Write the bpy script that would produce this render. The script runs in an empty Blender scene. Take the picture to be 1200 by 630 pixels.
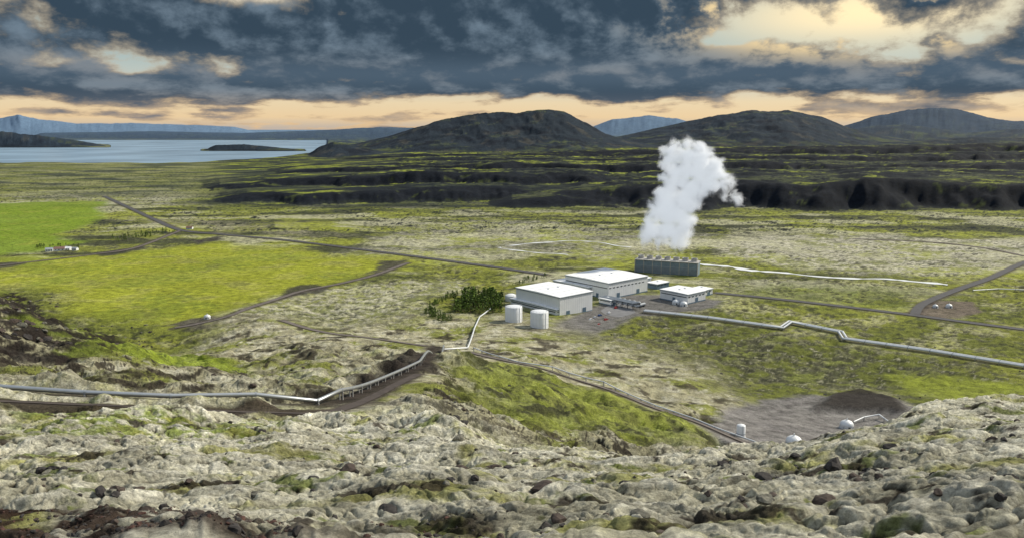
import bpy, math, numpy as np, random, time
from mathutils import Vector
T0=time.time()
random.seed(4); rng=np.random.default_rng(7)
HC=150.0; F=933.0; TH=math.atan(165/F)
sc=bpy.context.scene

# ---------------------------------------------------------------- image pixel to world helpers
def s_row(row):
    return -np.tan(TH+np.arctan((np.asarray(row,float)-315)/F))
def u_of(px,row):
    v=(315-row)/F
    return ((px-600)/F)/(math.cos(TH)+v*math.sin(TH))
def uu(px): return (np.asarray(px,float)-600)/F/0.968
def at_z(px,row,z):
    d=(z-HC)/float(s_row(row)); return Vector((u_of(px,row)*d,d,z))
def at_d(px,row,d):
    return Vector((u_of(px,row)*d,d,HC+float(s_row(row))*d))

# ---------------------------------------------------------------- noise
PERM=np.concatenate([rng.permutation(256)]*3)
GA=rng.uniform(0,2*math.pi,256); GX=np.cos(GA); GY=np.sin(GA)
def perlin(x,y,seed=0):
    x=x+seed*17.31; y=y-seed*9.77
    x0=np.floor(x); y0=np.floor(y); fx=x-x0; fy=y-y0
    xi=x0.astype(np.int64)&255; yi=y0.astype(np.int64)&255
    a=fx*fx*fx*(fx*(fx*6-15)+10); b=fy*fy*fy*(fy*(fy*6-15)+10)
    def g(ix,iy,dx,dy):
        h=PERM[(PERM[ix&255]+(iy&255))]
        return GX[h]*dx+GY[h]*dy
    n00=g(xi,yi,fx,fy); n10=g(xi+1,yi,fx-1,fy); n01=g(xi,yi+1,fx,fy-1); n11=g(xi+1,yi+1,fx-1,fy-1)
    return ((n00+a*(n10-n00))*(1-b)+(n01+a*(n11-n01))*b)*1.45
def fbm(x,y,oct=4,seed=0,gain=.5):
    r=0; amp=1; fr=1; t=0
    for o in range(oct):
        r=r+amp*perlin(x*fr,y*fr,seed+o*3); t+=amp; amp*=gain; fr*=2.07
    return r/t*1.3
def sstep(a,b,x):
    t=np.clip((x-a)/(b-a),0,1); return t*t*(3-2*t)

# ---------------------------------------------------------------- terrain grid
D=np.concatenate([np.geomspace(3,18,60,endpoint=False),np.geomspace(18,130,620,endpoint=False),
                  np.geomspace(130,1500,580,endpoint=False),np.geomspace(1500,6500,310,endpoint=False),np.geomspace(6500,60000,100)])
U=np.concatenate([np.linspace(-2.2,-.75,80,endpoint=False),np.linspace(-.75,.75,1120,endpoint=False),np.linspace(.75,2.2,80)])
DD,UU=np.meshgrid(D,U,indexing='ij'); X=UU*DD; Y=DD
cols={
-500:[(22,620),(65,500),(140,430),(250,330),(400,250)],
-200:[(22,625),(65,505),(140,450),(220,380),(330,300)],
0:[(22,630),(38,572),(65,522),(95,492),(120,472),(140,459),(180,432),(230,400),(270,368),(310,341)],
100:[(22,630),(38,572),(66,521),(100,490),(130,470),(145,461),(190,436),(240,415),(290,393),(330,394)],
200:[(22,630),(38,572),(68,520),(110,487),(140,473),(150,466),(200,450),(250,438),(300,427),(360,420)],
300:[(22,630),(38,572),(70,520),(120,488),(150,475),(158,469),(200,456),(260,447),(320,440),(400,420),(500,400)],
400:[(22,630),(38,572),(75,520),(120,494),(165,471),(220,446),(300,426),(420,406),(560,387)],
500:[(22,630),(38,572),(78,519),(115,505),(150,480),(200,450),(260,426),(310,409),(400,425),(510,400)],
550:[(22,630),(38,572),(80,516),(160,500),(200,470),(250,440),(305,415),(400,424),(510,400)],
600:[(22,630),(38,572),(80,520),(170,510),(210,480),(280,450),(400,425),(500,405)],
700:[(22,630),(38,570),(80,523),(190,515),(260,490),(340,465),(420,445)],
800:[(22,630),(38,572),(80,526),(250,515),(320,490),(400,465)],
900:[(22,630),(38,568),(60,540),(85,524),(300,523),(350,500),(400,480)],
1000:[(22,628),(38,562),(60,524),(90,499),(380,500)],
1100:[(22,625),(38,555),(60,505),(100,470),(415,474)],
1200:[(22,620),(38,550),(60,500),(105,469),(420,472)],
1500:[(22,615),(38,540),(60,490),(110,462),(430,468)],
}
def smooth(A,n,ax):
    k=2*n+1
    pad=[(0,0),(0,0)]; pad[ax]=(n+1,n)
    B=np.cumsum(np.pad(A,pad,mode='edge'),axis=ax)
    return (B[k:,:]-B[:-k,:])/k if ax==0 else (B[:,k:]-B[:,:-k])/k
ks=sorted(cols); prof=[]
for k in ks:
    pts=[(3,148.2),(10,144.0)]+[(d,HC+d*float(s_row(r))) for d,r in cols[k]]
    ld,lz=pts[-1]
    pts+= [(ld*1.45 if lz>6 else ld*1.12,0.0),(1e5,0.0)]
    prof.append(np.interp(np.log(D),[math.log(a) for a,b in pts],[b for a,b in pts]))
prof=np.array(prof); uk=uu(ks)
jj=np.clip(np.searchsorted(uk,U)-1,0,len(ks)-2)
t=np.clip((U-uk[jj])/(uk[jj+1]-uk[jj]),0,1); t=t*t*(3-2*t)*.5+t*.5
Z=(prof[jj]*(1-t)[:,None]+prof[jj+1]*t[:,None]).T.copy()
for _ in range(2):
    Z=smooth(Z,9,0); Z=smooth(Z,15,1)
Z[Z<0.02]=0
Zb=Z.copy()

def sample(A,x,y):
    u=x/y; i=np.interp(y,D,np.arange(len(D))); j=np.interp(u,U,np.arange(len(U)))
    i0=int(min(i,len(D)-2)); j0=int(min(j,len(U)-2)); a=i-i0; b=j-j0
    return float(A[i0,j0]*(1-a)*(1-b)+A[i0+1,j0]*a*(1-b)+A[i0,j0+1]*(1-a)*b+A[i0+1,j0+1]*a*b)
def G(px,row,dmin=15,A=None):
    """ground position where the camera ray through an image pixel meets the terrain"""
    A=Zb if A is None else A
    u=u_of(px,row); j=int(np.clip(np.searchsorted(U,u),1,len(U)-1))
    b=(u-U[j-1])/(U[j]-U[j-1]); zz=A[:,j-1]*(1-b)+A[:,j]*b
    ray=HC+s_row(row)*D
    ok=np.where((zz>=ray)&(D>dmin))[0]
    if len(ok)==0: return Vector((u*D[-1],D[-1],0))
    i=ok[0]
    if i==0: d=D[0]
    else:
        f0=ray[i-1]-zz[i-1]; f1=ray[i]-zz[i]; q=f0/(f0-f1) if f0!=f1 else 0; d=D[i-1]+(D[i]-D[i-1])*max(0,min(1,q))
    return Vector((u*d,d,sample(A,u*d,d)))
def Gs(pts,dmin=15): return [G(p[0],p[1],dmin) for p in pts]

# ---------------------------------------------------------------- routes
R={}
R['main_road']=(Gs([(122,230),(150,243),(180,257),(212,270),(262,275),(330,281),(420,292),(520,305),(600,316),(640,322)]),8)
R['plant_road']=(Gs([(838,343),(900,349),(980,358),(1070,369),(1130,377),(1200,386),(1300,398)]),7)
R['side_road']=(Gs([(1072,368),(1082,356),(1120,340),(1160,326),(1200,308),(1240,296)]),7)
R['far_track']=(Gs([(1200,300),(1150,290),(1080,283),(1000,280)]),5)
R['farm_track']=(Gs([(212,270),(160,290),(110,298),(60,304),(0,311),(-60,318)]),6)
R['field_track']=(Gs([(478,308),(440,322),(400,332),(350,342),(300,358),(262,372),(205,384)]),6)
R['lava_track']=(Gs([(330,375),(400,392),(450,398),(500,405)]),5)
R['pipeline_road']=(Gs([(548,412),(600,424),(640,433),(700,452),(760,475),(830,500),(905,529)],130),6)
R['hill_track']=(Gs([(-160,464),(-60,467),(0,470),(100,474),(200,479),(300,483),(375,484),(410,476),(450,458),(490,438)],80),3.2)
pipeA=[G(p[0],p[1],90) for p in [(-160,452),(-60,456),(0,459),(100,464),(200,469),(300,472),(372,474),(400,468),(450,447),(492,428),(520,410)]]
pipeV=Gs([(755,366),(830,374),(916,386),(926,379),(985,391),(990,399),(1090,413),(1200,431),(1330,450)])
stream=Gs([(818,309),(850,312),(890,318),(930,321),(970,325),(1010,326),(1060,329),(1110,334)])
stream2=Gs([(585,290),(610,294),(640,297),(665,299)])
stream3=Gs([(592,288),(640,284),(690,283),(738,290)])

def dist_poly(pts,x,y,closed=False):
    dm=np.full(x.shape,1e9); P=pts+[pts[0]] if closed else pts
    for a,b in zip(P[:-1],P[1:]):
        ex,ey=b[0]-a[0],b[1]-a[1]; L=ex*ex+ey*ey+1e-9
        tt=np.clip(((x-a[0])*ex+(y-a[1])*ey)/L,0,1)
        dm=np.minimum(dm,np.hypot(x-a[0]-tt*ex,y-a[1]-tt*ey))
    return dm
def dist_band(pts,pad=40):
    ys=[p[1] for p in pts]; a=np.searchsorted(D,min(ys)-pad); b=np.searchsorted(D,max(ys)+pad)
    dm=np.full(DD.shape,1e9); dm[a:b]=dist_poly(pts,X[a:b],Y[a:b]); return dm
def inside(pts,x,y):
    r=np.zeros(x.shape,bool); n=len(pts)
    for i in range(n):
        a=pts[i]; b=pts[(i+1)%n]
        if a[1]==b[1]: continue
        c=((a[1]>y)!=(b[1]>y))&(x<(b[0]-a[0])*(y-a[1])/(b[1]-a[1])+a[0]); r^=c
    return r
def polymask(pp,feather,warp=0,wl=60,dmin=15,seed=3,raw=None):
    pts=raw if raw else Gs(pp,dmin)
    ys=[p[1] for p in pts]; m=np.zeros(DD.shape)
    i0=np.searchsorted(D,min(ys)-feather*2-warp*2-5); i1=np.searchsorted(D,max(ys)+feather*2+warp*2+5)
    x=X[i0:i1]; y=Y[i0:i1]
    if warp:
        x=x+warp*fbm(x/wl,y/wl,3,seed); y=y+warp*fbm(x/wl,y/wl,3,seed+20)
    sd=dist_poly(pts,x,y,True); ins=inside(pts,x,y); sd=np.where(ins,-sd,sd)
    m[i0:i1]=1-sstep(-feather,feather,sd); return m

plant_pad=polymask([(550,395),(585,350),(600,335),(700,300),(840,300),(850,360),(740,372),(700,392),(620,412)],12)
gravel_pad=polymask([(825,500),(850,478),(900,466),(960,462),(1060,470),(1090,482),(1050,520),(960,540),(880,535)],4,5,15,dmin=250)
small_pad=polymask([(1060,366),(1090,352),(1140,352),(1150,366),(1110,374)],3,3,10)

flat=np.zeros(DD.shape)
flat=np.maximum(flat,plant_pad); flat=np.maximum(flat,gravel_pad); flat=np.maximum(flat,small_pad)
RD={}
for k,(pts,w) in R.items():
    dm=dist_band(pts); flat=np.maximum(flat,1-sstep(w*.9,w*3.5,dm)); RD[k]=dm
for s_ in (stream,stream2,stream3):
    dm=dist_band(s_); flat=np.maximum(flat,1-sstep(5,16,dm))
dA=dist_band(pipeA); flat=np.maximum(flat,1-sstep(1.5,7,dA))
dV=dist_band(pipeV); flat=np.maximum(flat,1-sstep(4,12,dV))
rough=1-flat
print('routes',time.time()-T0)

# ---------------------------------------------------------------- relief noise
n_near=np.searchsorted(D,330)
x=X[:n_near]; y=Y[:n_near]
lump=np.zeros(DD.shape)
wx=x+1.4*perlin(x/4,y/4,50)+.35*perlin(x/.9,y/.9,52); wy=y+1.4*perlin(x/4,y/4,51)+.35*perlin(x/.9,y/.9,53)
b1=np.abs(perlin(wx/3.2,wy/3.2,30)); b2=np.abs(perlin(wx/1.3,wy/1.3,31)); b3=fbm(x/11,y/11,3,32)
b4=np.abs(perlin(wx/.5,wy/.5,36)); b5=perlin(x/.22,y/.22,37)
lump[:n_near]=(b1**.6*.62+b2**.6*.40+b4*.17-.49)
fadeN=sstep(10,20,DD)*(1-.3*sstep(90,300,DD))
Z[:n_near]+= (lump[:n_near]*1.05+b3*1.4+b5*.018)*rough[:n_near]*fadeN[:n_near]
slopeband=sstep(60,160,DD)*(1-sstep(420,560,DD))
n_mid=np.searchsorted(D,600)
x=X[:n_mid]; y=Y[:n_mid]
hill=np.zeros(DD.shape); rid=1-np.abs(fbm(x/45,y/45,5,60))*2.6
hill[:n_mid]=fbm(x/38,y/38,5,61)*4.8+rid*3.8-2.+fbm(x/9,y/9,4,62)*.8
Z+=hill*slopeband*rough*np.clip(Zb/25,0,1)
i0=np.searchsorted(D,300); i2=np.searchsorted(D,3000)
lava=np.zeros(DD.shape)
x=X[i0:i2]; y=Y[i0:i2]
lump2=np.zeros(DD.shape); lump2[i0:i2]=np.abs(fbm(x/10,y/10,3,72))
lava[i0:i2]=fbm(x/26,y/26,4,70)*1.8+fbm(x/160,y/160,3,71)*2.6-lump2[i0:i2]*2.3*(1-.5*sstep(700,1000,Y[i0:i2]))
vall=sstep(400,520,DD)
lime=polymask([(-80,290),(0,300),(100,300),(260,283),(330,292),(400,300),(480,302),(470,310),(400,330),(330,338),(260,368),(180,388),(120,372),(60,345),(0,335),(-100,330)],25,25,80)
lime2=polymask([(-60,240),(60,236),(122,236),(118,255),(95,268),(60,275),(95,283),(40,296),(-60,300)],14,18,70,seed=8)
Z+=lava*vall*rough*(1-.93*np.maximum(lime,lime2))
Z=np.where((DD>430)&(Zb<=0.02),np.maximum(Z,-2.5),Z)

# ---------------------------------------------------------------- scarps, mountains, lake
i3=np.searchsorted(D,900)
xf=X[i3:]; yf=Y[i3:]; uf=UU[i3:]; df=DD[i3:]
Zf=Z[i3:].copy(); dark=np.zeros(DD.shape); mtn=np.zeros(DD.shape)
def feature(y0,w,wb,cr,warp=.05,wl=500,seed=90,rough_amp=.1,fn='mt',drop=.0):
    global Zf
    px=[c[0] for c in cr]; rw=[c[1] for c in cr]
    un=uu(px)
    wv=fbm(U*y0/wl,U*0+seed,5,seed,.6)[None,:]
    yy=y0*(1+warp*wv)+(0 if fn=='mt' else w*.5*fbm(xf/(w*1.3),yf/(w*1.3),4,seed+3))
    row=np.interp(uf,un,rw)
    zc=HC+y0*s_row(row) if fn=='sc' else HC+yy*s_row(row)
    ew=.10 if fn=='sc' else .02
    edge=sstep(un[0]-.005,un[0]+ew,uf)*(1-sstep(un[-1]-ew,un[-1]+.005,uf))
    tt=(df-yy)
    fr=sstep(-w,0,tt) if fn!='mt' else np.clip(1+tt/w,0,1)**1.15
    bk=1-(1-drop)*sstep(0,wb,tt)
    nz=fbm(xf/(w*.55),yf/(w*.55),5,seed+4)*rough_amp
    sh=fr*bk
    if fn=='mt':
        gul=(.5-np.abs(fbm(xf/(w*.25),yf/(w*.45),6,seed+7,.58))*2.1)*.20
        sh=sh*(1+(nz*4+gul*1.4)*(1-sh*.8)*np.minimum(1,fr*3))
    else: sh=sh*(1+nz*.9)
    h=np.clip(zc,0,None)*np.clip(sh,0,1.08)*edge
    m=np.where(h>np.maximum(Zf,3),sstep(3,9,h),0)
    Zf=np.where(h>.05,np.maximum(Zf,h-2.5),Zf)
    return m*edge,fr*edge,tt
scs=[(1190,35,260,[(250,277),(330,265),(430,266),(500,279)],.04,120,100),
 (1330,50,300,[(515,266),(600,255),(680,256),(760,255),(850,266)],.04,160,101),
 (1560,130,1200,[(520,250),(600,233),(690,226),(760,218),(850,213),(940,216),(1000,208),(1100,213),(1200,215),(1700,210)],.08,420,102),
 (1720,90,500,[(190,242),(300,225),(380,222),(480,221),(600,222),(690,226)],.05,250,107),
 (2000,110,900,[(160,236),(270,216),(330,211),(420,206),(500,204),(560,206),(640,204),(760,203)],.05,350,103),
 (2400,140,1200,[(260,214),(360,199),(430,195),(520,196),(600,193),(700,196),(800,194),(900,192),(1000,197),(1200,193),(1700,184)],.09,500,104),
 (3000,180,1200,[(300,202),(400,193),(520,188),(700,188),(800,183),(1000,184),(1200,180),(1700,178)],.08,600,106),
 (3700,240,1800,[(340,192),(420,184),(600,181),(800,176),(1000,173),(1200,170),(1700,168)],.08,900,105)]
for y0,w,wb,cr,wp,wl,sd in scs:
    m,fr,tt=feature(y0,w,wb,cr,wp,wl,sd,.12,'sc',.35)
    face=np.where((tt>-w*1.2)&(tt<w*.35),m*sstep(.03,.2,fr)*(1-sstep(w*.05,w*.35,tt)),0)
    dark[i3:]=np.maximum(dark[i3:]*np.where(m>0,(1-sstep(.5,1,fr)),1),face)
pl=sstep(-.02,.1,uf-uu(420)) *sstep(1500,1900,df)*(1-sstep(5000,9000,df))
Zf+=pl*(1-np.abs(fbm(xf/330,yf/330,5,120,.55))*2.4)*10*np.clip(Zf/20,0,1)
ms=[(20000,2500,5000,[(-500,138),(-200,134),(0,136),(20,141),(50,134),(72,140),(110,145),(180,145),(240,147),(290,149),(320,156)],.02,3000,130),
 (13000,1800,4000,[(60,156),(200,154),(300,156),(380,153),(450,149),(540,150),(620,153),(700,154)],.03,3000,131),
 (17000,2000,5000,[(670,154),(690,149),(712,140),(750,136),(785,139),(820,147),(850,152)],.01,3000,132),
 (10500,2000,4000,[(930,158),(975,147),(1000,138),(1035,129),(1065,125),(1095,128),(1130,137),(1160,141),(1200,140),(1300,138),(1700,140)],.01,2500,133),
 (7600,1300,3000,[(930,160),(970,153),(1000,149),(1040,145),(1075,150),(1110,156),(1160,151),(1200,153),(1400,150),(1700,150)],.02,1500,134),
 (6300,1500,2500,[(660,172),(700,164),(740,155),(790,143),(830,134),(868,129),(908,130),(945,138),(972,149),(1000,157),(1060,166),(1120,172)],.01,1200,135),
 (5000,1100,2200,[(350,181),(390,176),(430,168),(480,155),(520,142),(558,133),(600,130),(640,129),(658,132),(680,144),(705,157),(735,166),(780,175)],.012,1200,136),
 (4300,500,900,[(365,182),(385,172),(400,166),(420,169),(450,176),(500,178)],.02,500,137),
 (5600,700,1500,[(760,176),(840,170),(930,168),(1040,166),(1120,161),(1200,163),(1500,160)],.03,900,138)]
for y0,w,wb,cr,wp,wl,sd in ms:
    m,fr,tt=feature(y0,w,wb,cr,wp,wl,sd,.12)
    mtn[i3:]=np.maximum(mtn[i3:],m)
shore=np.interp(uf,uu([-600,0,100,200,260,330,372,392,402]),[3500,3500,3500,3480,3700,4000,4600,5200,60000])
shore=shore*(1+.05*fbm(U/.1,U*0+3,4,140)[None,:])
lk=sstep(0,160,df-shore)*(1-sstep(10000,10400,df))
Zf=Zf*(1-lk)-14*lk
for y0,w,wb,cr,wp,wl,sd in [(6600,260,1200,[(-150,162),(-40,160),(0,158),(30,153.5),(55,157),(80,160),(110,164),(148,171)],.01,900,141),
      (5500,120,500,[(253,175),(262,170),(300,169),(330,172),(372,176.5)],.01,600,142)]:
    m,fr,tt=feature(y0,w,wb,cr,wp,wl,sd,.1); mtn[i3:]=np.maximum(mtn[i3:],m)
Z[i3:]=Zf
print('relief',time.time()-T0)

# ---------------------------------------------------------------- ground colours (albedo)
def C(*c): return np.array(c,float)
col=np.empty(DD.shape+(3,))
def put(m,c,a=1.0):
    global col
    m=np.clip(m*a,0,1)[...,None]; col=col*(1-m)+C(*c)*m
nA=fbm(X/140,Y/140,4,200); nB=fbm(X/38,Y/38,4,201); nC=fbm(X/11,Y/11,4,202,.6); nD=fbm(X/500,Y/500,3,203)
nE=fbm(X/3.1,Y/3.1,4,204,.6)
nS=fbm(X/240,Y/70,5,205,.55)
gz0,gx0=np.gradient(Z)
dzdd=gz0/np.gradient(D)[:,None]; dzdu=gx0/(np.gradient(U)[None,:]*DD)
slope=np.hypot(dzdd,dzdu)
OL=(.150,.168,.034); LI=(.29,.315,.032); PA=(.48,.46,.35)
col[:]=C(*OL)
put(sstep(-.25,.35,nA+nB*.5),(.235,.25,.042),.9)
put(sstep(-.05,.35,nB+nC*.6+nD*.3),(.37,.355,.225),.75)
put(sstep(.08,.36,nC-nB*.4),(.054,.060,.026),.78)
put(vall*sstep(750,950,DD)*(1-sstep(1500,1900,DD)),(.21,.225,.055),.5)
put(vall*sstep(-.05,.25,nS)*sstep(700,850,DD),(.31,.34,.045),.68)
put(vall*sstep(.02,.27,nS*.6-nA*.7)*sstep(650,800,DD),(.45,.43,.32),.68)
put(vall*sstep(.10,.28,-nS+nB*.35)*sstep(750,850,DD),(.044,.050,.030),.85)
put(vall*sstep(.15,.38,nC+nB*.4)*sstep(650,800,DD),(.055,.06,.032),.55)
for pp,c,a,fe,wa,wl,sd in [
 ([(430,300),(470,262),(600,258),(760,270),(860,275),(740,300),(640,300),(560,310)],PA,.55,30,60,110,11),
 ([(850,300),(830,285),(900,276),(1050,276),(1200,284),(1230,300),(1130,325),(1000,318),(900,310)],PA,.95,20,40,90,12),
 ([(240,372),(330,345),(440,330),(540,328),(570,345),(500,352),(500,378),(545,395),(500,402),(400,392),(300,385)],PA,.78,14,22,50,13),
 ([(0,240),(0,228),(200,222),(230,240),(160,240)],PA,.55,25,40,110,14),
 ([(560,400),(700,392),(760,372),(900,388),(990,405),(1200,440),(1200,470),(950,455),(850,470),(700,440),(600,415)],(.046,.050,.026),.92,14,18,50,15),
 ([(850,345),(900,330),(1060,338),(1070,366),(960,355)],(.17,.21,.04),.6,12,18,50,16),
 ([(130,255),(220,255),(330,262),(420,280),(260,273)],(.32,.30,.20),.6,20,40,100,17)]:
    m=polymask(pp,fe,wa,wl,seed=sd)
    spk=sstep(-.2,.22,nC*.7+nB*.6+nE*.3)
    put(m*(.25+.75*spk),c,a)
    if sd==15: D1=m
put(D1*sstep(.20,.46,nE*.7+nC*.5),(.38,.365,.25),.72); put(D1*sstep(.15,.5,nB-nC*.2),(.20,.23,.04),.6)
put(polymask([(1050,440),(1100,438),(1200,452),(1260,470),(1100,470),(1060,455)],8,8,25),(.25,.29,.035),.85)
put(lime,LI,.92); put(lime*sstep(.0,.5,nB+nA*.4),(.37,.36,.09),.6); put(lime*sstep(.05,.4,nC*.7-nA),(.17,.215,.03),.6)
put(lime*sstep(.2,.45,nB*.8-nE*.3),(.13,.145,.04),.5)
put(lime2,(.18,.26,.024),.95); put(lime2*sstep(.1,.5,nB),(.27,.30,.05),.6)
for pp,c in [([(320,352),(345,335),(372,331),(385,338),(340,348)],(.045,.043,.038)),
  ([(195,382),(225,372),(300,370),(270,380),(215,388)],(.09,.078,.07)),
  ([(110,296),(170,288),(160,294),(120,300)],(.05,.048,.045)),
  ([(-60,322),(-20,308),(30,306),(30,310),(0,314)],(.06,.055,.05)),
  ([(225,281),(262,276),(262,279),(235,284)],(.06,.055,.05)),
  ([(425,327),(450,305),(480,305),(460,318)],(.06,.055,.05))]:
    put(polymask(pp,5,10,28),c,.9)
put(polymask([(640,398),(652,378),(690,360),(735,345),(800,345),(845,352),(840,362),(745,372),(700,392),(660,402)],5,4,30),(.16,.153,.15),.95)
put(polymask([(550,395),(575,372),(600,372),(650,390),(690,392),(660,404),(600,412),(556,408)],7,7,20),(.040,.038,.036),.93)  # dark patch before the tanks, their shadow painted into the ground
put(np.clip(sstep(.25,.5,nB+.3*nC)*(1-plant_pad)*(1-lime)*(1-D1)*vall*(DD<900),0,1),(.33,.35,.055),.45)
put(sstep(.19,.33,lump2)*vall*rough*(1-lime)*(1-lime2)*sstep(-.2,.15,nB)*(1-sstep(900,1300,DD)),(.042,.042,.028),.78)  # dark lava mottling; hollows also darkened as painted shadow specks
# scarp country
far=sstep(1350,1700,DD)*(sstep(-.05,.05,UU-uu(240)))
fN=fbm(X/260,Y/110,5,211,.6); fM=fbm(X/240,Y/130,5,210,.6)
put(far,(.045,.056,.032),.92); put(far*sstep(.03,.2,fM),(.25,.285,.04),.9)
put(far*sstep(.0,.18,fN),(.014,.019,.024),.94)
farL=sstep(1400,2200,DD)*(1-sstep(-.05,.05,UU-uu(260)))
put(farL,(.13,.145,.055),.7); put(farL*sstep(.0,.3,fbm(X/300,Y/120,5,215)),(.29,.29,.13),.7); put(farL*sstep(.04,.3,fbm(X/260,Y/110,5,216)),(.045,.055,.045),.8)
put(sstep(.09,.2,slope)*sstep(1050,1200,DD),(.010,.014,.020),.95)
put(dark,(.008,.011,.017),.98)  # faces towards the camera painted near-black, as backlit shade
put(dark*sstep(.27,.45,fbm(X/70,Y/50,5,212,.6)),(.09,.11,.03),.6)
put(mtn,(.020,.030,.042),.98); put(mtn*sstep(.0,.3,fbm(X/420,Y/260,6,213,.6))*(1-sstep(.14,.32,slope)),(.080,.098,.038),.85)  # near-black blue base: cloud shade and haze painted into the mountains
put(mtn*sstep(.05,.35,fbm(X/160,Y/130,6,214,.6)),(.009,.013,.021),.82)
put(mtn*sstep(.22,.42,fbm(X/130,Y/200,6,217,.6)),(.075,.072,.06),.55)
hz=sstep(4500,11000,DD); put(hz,(.045,.075,.12),.78)  # blue tints by distance: aerial haze painted into the ground colour
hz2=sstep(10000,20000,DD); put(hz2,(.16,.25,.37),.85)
# near hillside
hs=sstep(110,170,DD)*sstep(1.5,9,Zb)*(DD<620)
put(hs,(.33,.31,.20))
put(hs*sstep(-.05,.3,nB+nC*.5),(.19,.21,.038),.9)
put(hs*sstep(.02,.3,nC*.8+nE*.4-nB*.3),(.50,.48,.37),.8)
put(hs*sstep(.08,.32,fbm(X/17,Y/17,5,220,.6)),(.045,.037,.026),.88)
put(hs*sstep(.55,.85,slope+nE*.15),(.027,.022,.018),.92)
G1=polymask([(535,420),(570,425),(640,437),(720,463),(800,492),(850,515),(720,515),(600,500),(560,470),(540,440)],8,10,25,dmin=140,seed=31)
put(G1,(.19,.225,.032),.8); put(G1*sstep(-.08,.2,nC),(.045,.045,.026),.85); put(G1*sstep(.1,.4,nE+nB),(.31,.34,.08),.5)
G2=polymask([(90,396),(150,402),(230,418),(300,438),(240,440),(170,432),(100,412)],5,6,20,dmin=140,seed=32)
put(G2,(.23,.29,.03),.88); put(G2*sstep(.05,.3,nE+nC*.4),(.10,.125,.03),.7)
G3=polymask([(-80,334),(0,336),(30,348),(60,366),(110,390),(190,420),(100,424),(0,412),(-80,405)],5,8,16,dmin=140,seed=33)
put(G3*sstep(-.35,.0,nC+nE*.5),(.024,.019,.016),.95); put(G3*sstep(.15,.4,nB-nC*.4),(.16,.20,.03),.7)
G4=polymask([(375,474),(400,455),(450,432),(505,402),(522,408),(512,425),(450,465),(400,480)],3,3,12,dmin=120,seed=34)
put(G4,(.038,.031,.026),.93)
G5=polymask([(-50,468),(0,466),(100,470),(250,476),(400,478),(380,490),(200,489),(0,485),(-50,482)],2.5,3,9,dmin=80,seed=35)
put(G5,(.05,.038,.030),.93)
G6=polymask([(0,492),(150,490),(300,496),(350,508),(200,514),(0,512)],4,6,12,dmin=60,seed=36)
G7=polymask([(330,440),(460,410),(500,408),(440,440),(380,460),(300,465),(200,452)],6,8,20,dmin=140,seed=37)
put(G7*sstep(-.2,.2,nC),(.48,.46,.34),.6)
# foreground moss
fg=(1-sstep(112,172,DD))*(1-G5)
LM=lump
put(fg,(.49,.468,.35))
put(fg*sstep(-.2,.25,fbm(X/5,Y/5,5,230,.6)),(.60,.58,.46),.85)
put(fg*sstep(.0,.22,LM),(.75,.73,.62),.6)  # hummock tops painted paler, as if catching the sun
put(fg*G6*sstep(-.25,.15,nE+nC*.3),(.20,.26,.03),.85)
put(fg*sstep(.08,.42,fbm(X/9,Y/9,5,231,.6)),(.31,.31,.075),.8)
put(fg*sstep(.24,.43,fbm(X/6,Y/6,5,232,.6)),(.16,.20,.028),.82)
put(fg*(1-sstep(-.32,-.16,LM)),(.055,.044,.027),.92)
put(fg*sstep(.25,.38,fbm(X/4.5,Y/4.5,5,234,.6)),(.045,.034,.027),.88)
B1=polymask(None,.8,1.0,3,raw=[G(-60,640,10),G(-60,597,10),G(60,603,10),G(250,606,10),G(330,618,10),G(380,640,10)],seed=40)
put(B1*sstep(-.35,-.05,nE),(.05,.030,.023),.95)
B2=polymask(None,1.0,1.5,4,raw=[G(420,612,10),G(520,598,10),G(600,612,10),G(520,640,10),G(420,640,10)],seed=41)
put(B2*sstep(-.2,.2,nE),(.06,.045,.034),.85)
put(gravel_pad,(.20,.19,.185),.95)
put(gravel_pad*sstep(.0,.4,nC),(.13,.12,.115),.6)
mound=polymask([(955,480),(975,462),(1010,458),(1055,470),(1065,484),(1010,484)],5,3,12,dmin=250)
put(mound,(.035,.03,.026),.95); Z+=mound*3.0
put(small_pad,(.15,.12,.10),.9)
put(1-sstep(2.5,6,dV+nE*2),(.12,.11,.075),.7)
put(1-sstep(1,4.5,dA+nE*1.5),(.05,.04,.034),.88)
for k,(pts,w) in R.items():
    put(1-sstep(w*.5,w*1.15,RD[k]+nE*2.),(.075,.062,.052),.8)
print('colours',time.time()-T0)

# ---------------------------------------------------------------- materials
def mat(name,base=(.5,.5,.5),rough=.8,metal=0,var=.15,scale=1.0,bump=0.0,spec=.3):
    m=bpy.data.materials.new(name); m.use_nodes=True; nt=m.node_tree; b=nt.nodes['Principled BSDF']
    b.inputs['Roughness'].default_value=rough; b.inputs['Metallic'].default_value=metal
    b.inputs['Specular IOR Level'].default_value=spec
    tc=nt.nodes.new('ShaderNodeTexCoord'); n=nt.nodes.new('ShaderNodeTexNoise'); n.inputs['Scale'].default_value=scale; n.inputs['Detail'].default_value=6
    nt.links.new(tc.outputs['Object'],n.inputs['Vector'])
    r=nt.nodes.new('ShaderNodeValToRGB'); e=r.color_ramp.elements
    e[0].position=.3; e[1].position=.7
    e[0].color=tuple(c*(1-var) for c in base)+(1,); e[1].color=tuple(min(1,c*(1+var)) for c in base)+(1,)
    nt.links.new(n.outputs['Fac'],r.inputs['Fac']); nt.links.new(r.outputs['Color'],b.inputs['Base Color'])
    if bump:
        bp=nt.nodes.new('ShaderNodeBump'); bp.inputs['Strength'].default_value=.7; bp.inputs['Distance'].default_value=bump
        nt.links.new(n.outputs['Fac'],bp.inputs['Height']); nt.links.new(bp.outputs['Normal'],b.inputs['Normal'])
    return m
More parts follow.
